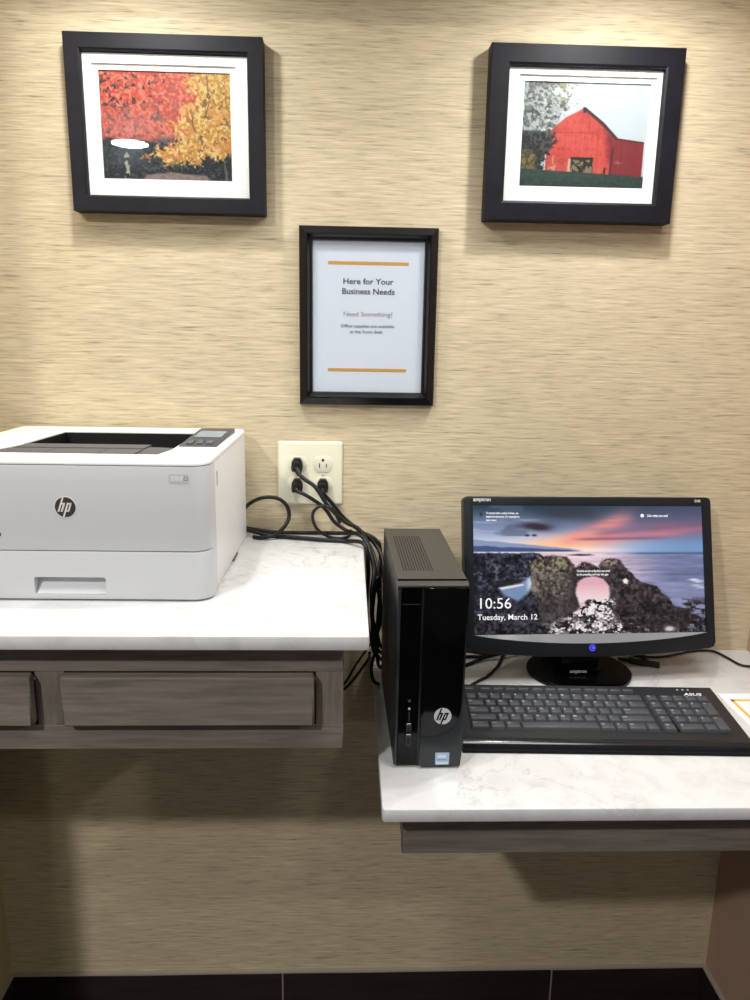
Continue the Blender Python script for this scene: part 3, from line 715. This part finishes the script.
    MB().box(x0+.02, x0+.06, .09, .13, 0, .004).build('foot', M_prnb, t); MB().box(x1-.06, x1-.02, .09, .13, 0, .004).build('foot', M_prnb, t)
printer()

# ------------------------------------------------------------------ wall outlet and cords
OX, OZ = -.0678, EYE-.2437
def outlet():
    t = thing('wall_outlet', (OX, 0, OZ), 'ivory two-gang wall outlet plate between the printer and the computer tower', 'outlet')
    MB().prism(rrect(-.0572, .0572, -.0565, .0565, .004), -.0062, -.0002, 'y', bev=.0035, bev_which='a', seg=3).build('cover_plate', M_ivory, t)
    for gx in (-.0225, .0225):
        for gz in (.0165, -.0205):
            pts = [(gx+math.cos(a)*.0172, gz+max(-.0142, min(.0142, math.sin(a)*.0172))) for a in [2*PI*k/32 for k in range(32)]]
            r = MB().prism(pts, -.0072, -.0060, 'y', bev=.0006, bev_which='a').build('receptacle', M_ivory, t)
            s = MB()
            s.box(gx-.0070, gx-.0052, -.00735, -.0070, gz-.0065, gz+.0020); s.box(gx+.0052, gx+.0068, -.00735, -.0070, gz-.0055, gz+.0015)
            s.cyl((gx, -.0070, gz+.0075), (gx, -.00735, gz+.0075), .0026, n=12)
            s.build('slot', M_dark, r)
    for gx in (-.0225, .0225): MB().cyl((gx, -.006, -.002), (gx, -.0072, -.002), .0028, .0024, 14).build('screw', M_ivoryd, t)
outlet()

def plug_mesh(x, z, tilt=0):
    mb = MB()
    pts = [(-.0085, -.011), (-.0100, -.004), (-.0090, .006), (-.0050, .0125), (.0050, .0125), (.0090, .006), (.0100, -.004), (.0085, -.011)]
    mb.prism([(x+p, z+q) for p, q in pts], -.0240, -.0074, 'y', bev=.002, seg=2)
    mb.prism([(x+p*.7, z+q*.75-.001) for p, q in pts], -.0330, -.0235, 'y', bev=.002, seg=2)
    return mb
def cord(pts, r, plug, label, rest=True, name='power_cable'):
    if plug:
        x, z = plug
        t = thing(name, (0, 0, 0), label, 'cable', 'black cables by the outlet')
        plug_mesh(x, z).build('plug', M_blackm, t)
        mb = MB().tube([(x, -.030, z-.006)]+pts, r)
        mb.tube([(x, -.029, z-.004)]+pts[:1], r*1.7, rend=r*1.15)
        mb.build('cable', M_blackm, t); return t
    o = MB().tube(pts, r).build(name, M_blackm); return tag(o, label, 'cable', 'black cables by the outlet')
cord([(-.0850,-.036,1.1600), (-.0753,-.040,1.1518), (-.0561,-.045,1.1388), (-.0352,-.050,1.1082), (-.0055,-.052,1.0800), (.0200,-.052,1.0660), (.0440,-.070,1.0280), (.0515,-.098,.9962), (.0540,-.104,.9623), (.062,-.100,.925), (.085,-.095,.905), (.100,-.110,.905)], .0036,
     (OX-.0225, OZ+.0165), 'black power cord plugged into the upper left socket')
cord([(-.0870,-.034,1.1290), (-.0703,-.038,1.1217), (-.0423,-.036,1.1012), (-.0248,-.036,1.0766), (-.0036,-.040,1.0620), (.0275,-.068,1.0545), (.0440,-.102,1.0125), (.0400,-.130,.98), (.0420,-.142,.9345), (.0440,-.128,.880), (.056,-.10,.850), (.085,-.085,.8270), (.13,-.06,.8252)], .0034,
     (OX-.0225, OZ-.0205), 'black power cord plugged into the lower left socket')
cord([(-.0440,-.034,1.1260), (-.0285,-.030,1.1078), (-.0056,-.028,1.0791), (.0247,-.030,1.0560), (.0480,-.030,1.0343), (.0610,-.050,1.0109), (.0640,-.08,.966), (.0640,-.08,.892), (.075,-.075,.850), (.11,-.05,.8252)], .0036,
     (OX+.0225, OZ-.0205), 'black power cord plugged into the lower right socket')
cord([(-.1900,-.016,1.080), (-.1823,-.016,1.0945), (-.1681,-.030,1.109), (-.1471,-.030,1.1172), (-.1228,-.030,1.1156), (-.1073,-.030,1.1023), (-.1035,-.035,1.0838), (-.1115,-.045,1.068), (-.1285,-.050,1.0545), (-.1493,-.050,1.0502), (-.165,-.045,1.0502)], .0034,
     None, 'black cord curling up in a round loop beside the printer')
cord([(-.0142,-.060,1.0800), (-.0262,-.064,1.1047), (-.0448,-.065,1.111), (-.0585,-.065,1.1021), (-.0604,-.060,1.085), (-.0521,-.055,1.066), (-.0314,-.050,1.0520), (-.0120,-.050,1.0495), (.0010,-.034,1.0495), (.0050,-.022,1.0570)], .0028,
     None, 'thin black cord looped on the countertop below the outlet')
cord([(-.1831,-.014,1.0585), (-.1381,-.014,1.0510), (-.0854,-.013,1.0496), (-.0321,-.013,1.0496), (.0034,-.014,1.0496), (.0301,-.018,1.0496), (.0497,-.022,1.0399), (.0580,-.025,1.0201), (.0580,-.030,.9403), (.0560,-.030,.8600), (.075,-.03,.8270), (.12,-.03,.8252)], .0034,
     None, 'black cord lying along the wall at the back of the higher countertop')
cord([(-.1844,-.028,1.0600), (-.137,-.036,1.0503), (-.0835,-.050,1.0503), (-.0398,-.062,1.0503), (-.0052,-.068,1.0500), (.0275,-.098,1.0530), (.0345,-.105,1.0130), (.0340,-.085,.9586), (.0345,-.055,.9121), (.0400,-.052,.87), (.056,-.052,.842), (.085,-.055,.8262)], .0036,
     None, 'thick black cord trailing from the printer over the counter end')
cord([(.050,-.16,1.0214), (.0445,-.16,.9942), (.0401,-.16,.9598), (.0425,-.16,.939), (.0490,-.16,.9216), (.0535,-.162,.9426), (.0525,-.165,.9771), (.0520,-.164,1.0112), (.0475,-.168,1.016), (.0425,-.168,.985), (.0405,-.168,.950), (.046,-.170,.930), (.0525,-.172,.95), (.052,-.172,1.00)], .0032,
     None, 'coiled black cord hanging against the side of the tower', name='cable_coil')
cord([(.0530,-.14,1.0388), (.0478,-.15,1.0078), (.0400,-.15,.9647), (.0420,-.15,.9298), (.0480,-.145,.899), (.0520,-.135,.860), (.0570,-.106,.835), (.072,-.102,.8256)], .0032,
     None, 'black cord dropping straight down between the higher countertop and the tower')
cord([(.0510,-.128,.8904), (.0430,-.11,.8818), (.0323,-.06,.8415), (.0168,-.03,.8030), (.0020,-.020,.7700), (-.0087,-.014,.7522), (-.02,-.012,.741)], .0022,
     None, 'upper of two thin cords slanting down the wall behind the drawer unit')
cord([(.0400,-.072,.8455), (.0390,-.05,.8237), (.0207,-.030,.7850), (.0045,-.016,.7560), (-.0125,-.008,.7361)], .0026,
     None, 'lower of two thin cords slanting down the wall behind the drawer unit')
cord([(.0535,-.18,.9100), (.0460,-.18,.8948), (.0400,-.18,.869), (.0430,-.18,.8459), (.0530,-.16,.8290)], .0028,
     None, 'short black cord loop beside the bottom of the tower')

# ------------------------------------------------------------------ computer tower
def tower():
    t = thing('computer_tower', (.1080, -.258, ZR), 'slim black desktop computer tower with grey metal top, beside the monitor', 'computer', rz=math.radians(1.2))
    x0, x1, yf, yb, h = -.0462, .0462, -.1350, .1375, .2662
    MB().box(x0, x1, yf+.012, yb, .004, h-.0012, .0012, 1).build('case', M_black, t)
    MB().box(x0, x1, yf+.006, yb, h-.0012, h, .0005, 1).build('top_panel', M_case, t)
    MB().prism([(yf-.004, h-.0052), (yf-.0038, h-.0030), (yf+.004, h), (yf+.014, h), (yf+.014, h-.0052)], x0-.0002, x1+.0002, 'x', bev=.0006).build('front_lip', M_case, t)
    vt = MB()
    for k in range(11):
        xx = -.0345+k*.0039
        vt.prism(rrect(xx, xx+.0017, -.085, .090, .0008, 3), h-.0004, h+.0003, 'z')
    vt.build('vent_grille', M_slot, t)
    # front fascia
    MB().prism(rrect(x0, x1, .004, h-.0055, .001), yf+.001, yf+.013, 'y', bev=.001, bev_which='a').build('front_bezel', M_black, t)
    MB().prism(rrect(x0+.0055, x0+.0315, .006, h-.0075, .001), yf-.0004, yf+.002, 'y').build('port_strip', M_gloss, t)
    MB().box(x0+.0005, x0+.0045, yf-.0012, yf+.002, .005, h-.012, .0008, 1).build('side_rail', M_satin, t)
    # glossy door with curved lower edge, satin base panel below
    xa, xb = x0+.0345, x1
    curve = [(xa, .0475)]+[(xa+(xb-xa-.003)*math.sin(a), .0475+.004*math.sin(a)+.044*(1-math.cos(a))**1.6) for a in [PI/2*k/14 for k in range(1, 15)]]
    MB().prism([(xa, h-.0065)]+curve+[(xb-.003, h-.0065)], yf-.0040, yf+.002, 'y', bev=.0008, bev_which='a').build('door', M_gloss, t)
    MB().prism([(p, q-.0006) for p, q in curve]+[(xb-.0004, h-.0065), (xb, h-.0065), (xb, .020), (xb-.0015, .004), (xa+.003, .003), (xa, .006)], yf-.0036, yf+.002, 'y', bev=.0008, bev_which='a').build('base_panel', M_satin, t)
    hp_logo(t, x0+.0645, .0790, yf-.0040, .0118, M_silver, M_gloss)
    stk = MB(); sx = x0+.0565
    stk.prism(rrect(sx, sx+.0190, .0065, .0245, .0008), yf-.0041, yf-.0036, 'y', 0)
    stk.box(sx+.0015, sx+.0175, yf-.0043, yf-.0040, .0075, .0105, mi=1); stk.box(sx+.0030, sx+.0160, yf-.0043, yf-.0040, .0135, .0150, mi=2); stk.box(sx+.0030, sx+.0145, yf-.0043, yf-.0040, .0165, .0215, mi=1)
    stk.build('sticker', [M_sticker, M_stickerw, mat('sticker_dark', c(120,160,204), .4)], t)
    px = x0+.0195
    MB().cyl((px, yf, .1000), (px, yf-.0008, .1000), .0022, n=14).build('audio_jack', M_case, t)
    MB().cyl((px, yf, .0885), (px, yf-.0008, .0885), .0016, n=14).build('indicator_light', M_silver, t)
    MB().box(px-.0012, px+.0012, yf-.0009, yf, .0700, .0840, .0003, 1).build('card_slot', M_slot, t)
    for zc, hh in ((.0600, .010), (.0410, .016)):
        u = MB().box(px-.0036, px+.0036, yf-.0010, yf, zc-hh/2, zc+hh/2, .0006, 1).build('usb_port', M_satin, t)
        MB().box(px-.0020, px+.0020, yf-.0013, yf-.0008, zc-hh*.36, zc+hh*.36, mi=0).build('port_tongue', M_slot, u)
        MB().box(px-.0028, px+.0028, yf-.0012, yf-.0008, zc+hh/2+.001, zc+hh/2+.0022).build('port_mark', M_silver, u)
    MB().box(x0+.006, x0+.030, yf-.0006, yf, h-.0305, h-.0290).build('drive_button', M_satin, t)
    for fx in (x0+.014, x1-.014):
        for fy in (yf+.03, yb-.03): MB().cyl((fx, fy, 0), (fx, fy, .0045), .008, .0085, 16).build('foot', M_blackm, t)
tower()

# ------------------------------------------------------------------ monitor
def monitor():
    bx, by = .409, -.098
    t = thing('monitor', (bx, by, ZR), 'black widescreen computer monitor showing a rocky sea arch at sunset', 'monitor')
    Mh = at(.417-bx, -.100-by, 1.0058-ZR) @ Matrix.Rotation(.0666, 4, 'Z') @ Matrix.Rotation(-.2948, 4, 'X') @ Matrix.Rotation(.0108, 4, 'Y')
    hw, hh = .2203, .1308
    bot = [(hw*math.cos(a)*1.0, 0) for a in ()]
    out = rrect(-hw, hw, -hh, hh, (.0, .008, .008, .0), 5)
    # bottom edge bows down and has rounded corners
    low = [(-hw, -hh+.010), (-hw+.003, -hh+.003), (-hw+.010, -hh)]+[(x, -hh-.0118*(1-(x/(hw-.01))**2)) for x in [(-hw+.01)+(2*hw-.02)*k/16 for k in range(1, 16)]]+[(hw-.010, -hh), (hw-.003, -hh+.003), (hw, -hh+.010)]
    outline = low+[p for p in out if p[1] > 0]
    sx, sz0, sz1 = .2050, -.1035, .1150
    arc = [(-sx, sz0)]+[(x, sz0-.0150*(1-(x/sx)**2)-.001) for x in [-sx+2*sx*k/16 for k in range(1, 16)]]+[(sx, sz0)]
    cut = MB().prism(arc+[(sx, sz1), (-sx, sz1)], -.01, .0055, 'y')
    MB().prism(outline, 0, .026, 'y', bev=.0022, seg=3).build('bezel', M_bezel, t, xf=Mh, cut=cut)
    MB().prism(rrect(-.17, .17, -.10, .105, .03), .025, .040, 'y', bev=.008, bev_which='b').build('rear_housing', M_black, t, xf=Mh)
    # sloping glossy lip under the glass, its reflection painted in grey
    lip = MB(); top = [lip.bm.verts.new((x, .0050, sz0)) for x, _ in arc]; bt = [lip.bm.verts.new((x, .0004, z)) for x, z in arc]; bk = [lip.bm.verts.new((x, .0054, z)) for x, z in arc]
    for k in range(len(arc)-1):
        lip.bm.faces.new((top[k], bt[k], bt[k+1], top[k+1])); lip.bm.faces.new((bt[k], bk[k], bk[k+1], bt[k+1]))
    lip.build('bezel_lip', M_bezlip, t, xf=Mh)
    q = [Mh @ Vector(p) for p in ((-sx, .0048, sz1), (sx, .0048, sz1), (sx, .0048, sz0), (-sx, .0048, sz0))]
    scr = art_object('screen', paint_screen(), q, art_mat('lit_screen', .3, True), t)
    def txt(s, size, x, z, m=M_txt, bold=0, parent=scr, nm='screen_text', y=.0046, align='LEFT', sx_=1.0, space=1.0):
        MB().mesh_in(text_mesh(s, size, bold, .00005, align, space, 0, sx_), at(x, y, z) @ FRONT).build(nm, m, parent, xf=Mh)
    txt('10:56', .0255, -.1990, -.0595, sx_=1.06); txt('Tuesday, March 12', .0132, -.1985, -.0785, sx_=1.03, bold=.00012)
    MB().cyl((-.1900, .0047, .1000), (-.1900, .0045, .1000), .0032, n=16).build('screen_icon', mat('icon_dark', (0,0,0,1), .5, emit=c(40,50,62), estr=1), scr, xf=Mh)
    txt('i', .0062, -.1907, .0978)
    txt('To interact with a variety of items, use', .0050, -.1815, .1005, bold=.00012, sx_=.72); txt('keyboard shortcuts. For example to', .0050, -.1815, .0945, bold=.00012, sx_=.80); txt('learn more', .0050, -.1815, .0885, bold=.00012, sx_=.8)
    MB().cyl((.0960, .0047, .0985), (.0960, .0045, .0985), .0032, n=16).build('screen_icon', M_txt, scr, xf=Mh)
    txt('Like what you see?', .0062, .1050, .0965, bold=.00015, sx_=.80)
    txt('The wave-cut arch on this shore was carved', .0050, -.0240, .0015, bold=.00012, sx_=.66); txt('by the pounding surf over the ages', .0050, -.0240, -.0045, bold=.00012, sx_=.80)
    txt('amptron', .0095, -.2045, .1222, M_white, .00015, t, 'brand_lettering', -.0002, sx_=.92)
    txt('E180', .0060, .1900, .1222, M_white, .0001, t, 'model_lettering', -.0002, sx_=.9)
    pb = MB().cyl((-.0017, .002, -.1268), (-.0017, -.0012, -.1268), .0066, n=28, bev=.0006).build('power_button', M_bluedim, t, xf=Mh)
    rg = MB(); N = 28
    for k in range(N):
        a, b = 2*PI*k/N, 2*PI*(k+1)/N
        P = lambda an, r: (-.0017+r*math.cos(an), -.0015, -.1268+r*math.sin(an))
        rg.poly([P(a, .0041), P(b, .0041), P(b, .0054), P(a, .0054)])
    rg.cyl((-.0012, -.0010, -.1268), (-.0012, -.0015, -.1268), .0024, n=16)
    rg.build('button_ring', M_blue, pb, xf=Mh)
    # neck and oval foot
    MB().prism([(-.026, .006), (-.012, .135), (.020, .165), (.040, .165), (.030, .006)], -.0395, .0285, 'x', bev=.003).build('neck', M_gloss, t)
    el = lambda a, b, n=48: [(a*math.cos(2*PI*k/n), b*math.sin(2*PI*k/n)) for k in range(n)]
    MB().prism(el(.091, .082), .0008, .0075, 'z', bev=.003, bev_which='b', seg=3).build('base', M_gloss, t)
    MB().mesh_in(text_mesh('amptron', .0085, .0002, .0001, 'CENTER'), at(-.009, -.0272, .012) @ FRONT).build('brand_lettering', M_silver, t)
monitor()

# ------------------------------------------------------------------ keyboard
def keyboard():
    t = thing('keyboard', (.3765, -.3640, ZR), 'black full-size computer keyboard in front of the monitor', 'keyboard', rz=math.radians(-1.7))
    x0, x1, dp = -.2115, .2090, .1640
    zf, zb = .0130, .0265
    MB().prism([(.010, .001), (.012, zf), (.020, zf+.0012), (dp-.004, zb), (dp, zb-.004), (dp, .004), (dp-.01, .001)], x0, x1, 'x', bev=.0015).build('deck', M_deck, t)
    rest = MB()
    prof = [(.0005+.0125*(1-math.cos(a)), .002+.0138*math.sin(a)) for a in [PI*k/12 for k in range(13)]]
    prof = [(.0000, .0012)]+[(p, q) for p, q in prof if p < .0245]+[(.0200, .0012)]
    rest.prism(prof, x0+.0002, x1-.0002, 'x', bev=.0008, seg=1); rest.build('palm_rest', M_rest, t)
    dz = (zb-zf)/(dp-.016)
    surf = lambda y: zf+.0010+(y-.018)*dz
    tilt = math.atan(dz)
    rows = [
        [('Esc',1),('',-.35)]+[('F%d' % k,1.08) for k in range(1,5)]+[('',-.2)]+[('F%d' % k,1.08) for k in range(5,9)]+[('',-.2)]+[('F%d' % k,1.08) for k in range(9,13)],
        [(ch,1) for ch in '`1234567890-=']+[('Bksp',2)],
        [('Tab',1.5)]+[(ch,1) for ch in 'QWERTYUIOP[]']+[('\\',1.5)],
        [('Caps',1.75)]+[(ch,1) for ch in 'ASDFGHJKL;\'']+[('Enter',2.25)],
        [('Shift',2.25)]+[(ch,1) for ch in 'ZXCVBNM,./']+[('Shift',2.75)],
        [('Ctrl',1.5),('Win',1.25),('Alt',1.25),('',6.25),('Alt',1.25),('Fn',1.0),('Ctrl',1.5),('',1.0)],
    ]
    tops = [.1470, .1300, .1112, .0924, .0736, .0548]      # far edge of every row
    deps = [.0095, .0170, .0170, .0170, .0170, .0178]
    U = .01855; kx0 = x0+.0165
    def key(xa, xb, ya, yb, leg):
        w = xb-xa; mb = MB(); h = .0050; i0, i1, i2 = .0005, .0022, .0016
        z = lambda y, q: surf(y)+q
        B = [(xa+i0, ya+i0), (xb-i0, ya+i0), (xb-i0, yb-i0), (xa+i0, yb-i0)]; T = [(xa+i1, ya+i2), (xb-i1, ya+i2), (xb-i1, yb-i1-.0006), (xa+i1, yb-i1-.0006)]
        vb = [mb.bm.verts.new((p, q, z(q, -.001))) for p, q in B]; vt = [mb.bm.verts.new((p, q, z(q, h))) for p, q in T]
        fs = [mb.bm.faces.new(vt), mb.bm.faces.new(vb[::-1])]+[mb.bm.faces.new((vb[k], vb[(k+1) % 4], vt[(k+1) % 4], vt[k])) for k in range(4)]
        bmesh.ops.bevel(mb.bm, geom=list(fs[0].edges), offset=.0007, segments=1, affect='EDGES')
        if leg:
            sz = .0062 if len(leg) == 1 else .0036
            lg = MB().mesh_in(text_mesh(leg, sz, .00004, .00003), at(xa+i1+.0016, yb-.0085 if len(leg) == 1 else yb-.0075, z(yb-.008, h+.00012)) @ Matrix.Rotation(tilt, 4, 'X'))
        ko = mb.build('key', M_key, t)
        if leg: lg.build('legend', M_leg, ko)
    for r, tp, d in zip(rows, tops, deps):
        x = kx0
        for leg, wu in r:
            if wu < 0: x += -wu*U; continue
            key(x, x+wu*U, tp-d, tp, leg if d > .01 else ''); x += wu*U
    # compact navigation column and number pad
    nx = kx0+15*U+.0062; Un = .0190
    pad = [['Ins','Num','/','*','-'], ['Del','7','8','9','+'], ['Hom','4','5','6',None], ['End','1','2','3','Ent'], ['PgD','0w',None,'.',None]]
    for ri, r in enumerate(pad):
        tp, d = tops[ri+1], deps[ri+1]
        for ci, leg in enumerate(r):
            if leg is None: continue
            xa = nx+ci*Un+(.004 if ci else 0); ya = tp-d; xb = xa+Un
            if leg in ('+', 'Ent'): ya = tops[ri+2]-deps[ri+2]
            if leg == '0w': xb = xa+2*Un; leg = '0'
            key(xa, xb, ya, tp, leg)
    MB().box(nx+Un+.0014, nx+Un+.0026, .037, .130, surf(.083)-.004, surf(.083)-.0005).build('divider', M_rest, t)
    MB().mesh_in(text_mesh('ASUS', .0098, .0003, .0001, 'LEFT', 1.0, .25, 1.25), at(.1560, .1350, surf(.135)+.0004) @ Matrix.Rotation(tilt, 4, 'X')).build('brand_lettering', M_white, t)
    for k in range(3): MB().box(.150+k*.0085, .1525+k*.0085, .1500, .1525, surf(.151)-.0002, surf(.151)+.0007).build('indicator_light', M_silver, t)
    for fx in (x0+.03, x1-.03):
        MB().box(fx-.012, fx+.012, dp-.022, dp-.010, 0, .0035).build('foot', M_blackm, t); MB().box(fx-.012, fx+.012, .014, .026, 0, .0025).build('foot', M_blackm, t)
keyboard()

# ------------------------------------------------------------------ cords on the lower counter and the card
def mcord(pts, r, label, name='signal_cable'):
    return tag(MB().tube(pts, r).build(name, M_blackm), label, 'cable', 'black cables behind the monitor')
z = ZR+.0034
mcord([(.1720,-.020,z), (.2005,-.0213,z), (.2218,-.0160,z), (.2465,-.0236,z), (.2729,-.0233,z+.001), (.3045,-.0150,z), (.3412,-.010,z)], .003, 'black cable lying along the wall between the tower and the monitor')
mcord([(.3150,-.0090,z+.004), (.2979,-.0150,z+.006), (.2877,-.0342,z+.001), (.2728,-.0726,z-.0005), (.2591,-.0971,z-.0005), (.2421,-.1226,z-.0005), (.2276,-.1360,z-.0005), (.2112,-.1527,z-.0005), (.2000,-.1700,z-.0005)], .0026, 'black keyboard cable running from behind the monitor to the keyboard')
mcord([(.1800,-.1050,z), (.1901,-.0972,z), (.2126,-.0769,z), (.2413,-.0559,z+.001), (.2657,-.0480,z+.006), (.2914,-.0400,z+.007), (.3150,-.0300,z+.004)], .003, 'black cable slanting across the counter from the tower to the monitor stand')
mcord([(.1720,-.0450,z), (.1969,-.0455,z), (.2248,-.0405,z), (.2480,-.0420,z+.001), (.2700,-.0340,z+.006), (.2850,-.0180,z+.009)], .003, 'black cable lying second from the wall beside the tower')
def connector():
    t = thing('power_cable', (0, 0, 0), 'black cable end with a flat connector lying behind the monitor, right of its stand', 'cable', 'black cables behind the monitor')
    MB().tube([(.5120,-.0200,z), (.5200,-.0190,z), (.5280,-.0330,z+.001), (.5390,-.0500,z+.004), (.5440,-.0620,z+.005)], .0032).build('cable', M_blackm, t)
    mb = MB().box(-.027, .027, -.007, .007, -.0035, .0045, .0025)
    mb.tube([(-.045,0,0), (-.025,0,.0005)], .003, rend=.004)
    mb.build('connector', M_blackm, t, xf=at(.5380, -.0690, ZR+.0042) @ Matrix.Rotation(math.radians(-24), 4, 'Z'))
connector()
mcord([(.5100,-.0100,z+.006), (.5410,-.0330,z+.002), (.5600,-.0420,z), (.5954,-.0375,z), (.6460,-.0173,z), (.6800,-.0120,z), (.6948,-.0194,z), (.7045,-.0459,z), (.7127,-.0737,z), (.7305,-.0820,z), (.7550,-.0881,z)], .0022, 'thin black cord winding right from behind the monitor to the side wall')
card = thing('notice_card', (.694, -.238, ZR), 'white card with an amber border lying right of the keyboard', 'card')
MB().box(-.075, .068, -.060, .058, .0002, .0008).build('sheet', M_card, card)
bd = MB(); a, b, e, f, w_ = -.0640, .060, -.050, .0370, .0055
for (p, q, r, s) in ((a, b, f-w_, f), (a, b, e, e+w_), (a, a+w_, e, f), (b-w_, b, e, f)): bd.box(p, q, r, s, .0008, .0010)
bd.build('printed_border', M_amber, card)
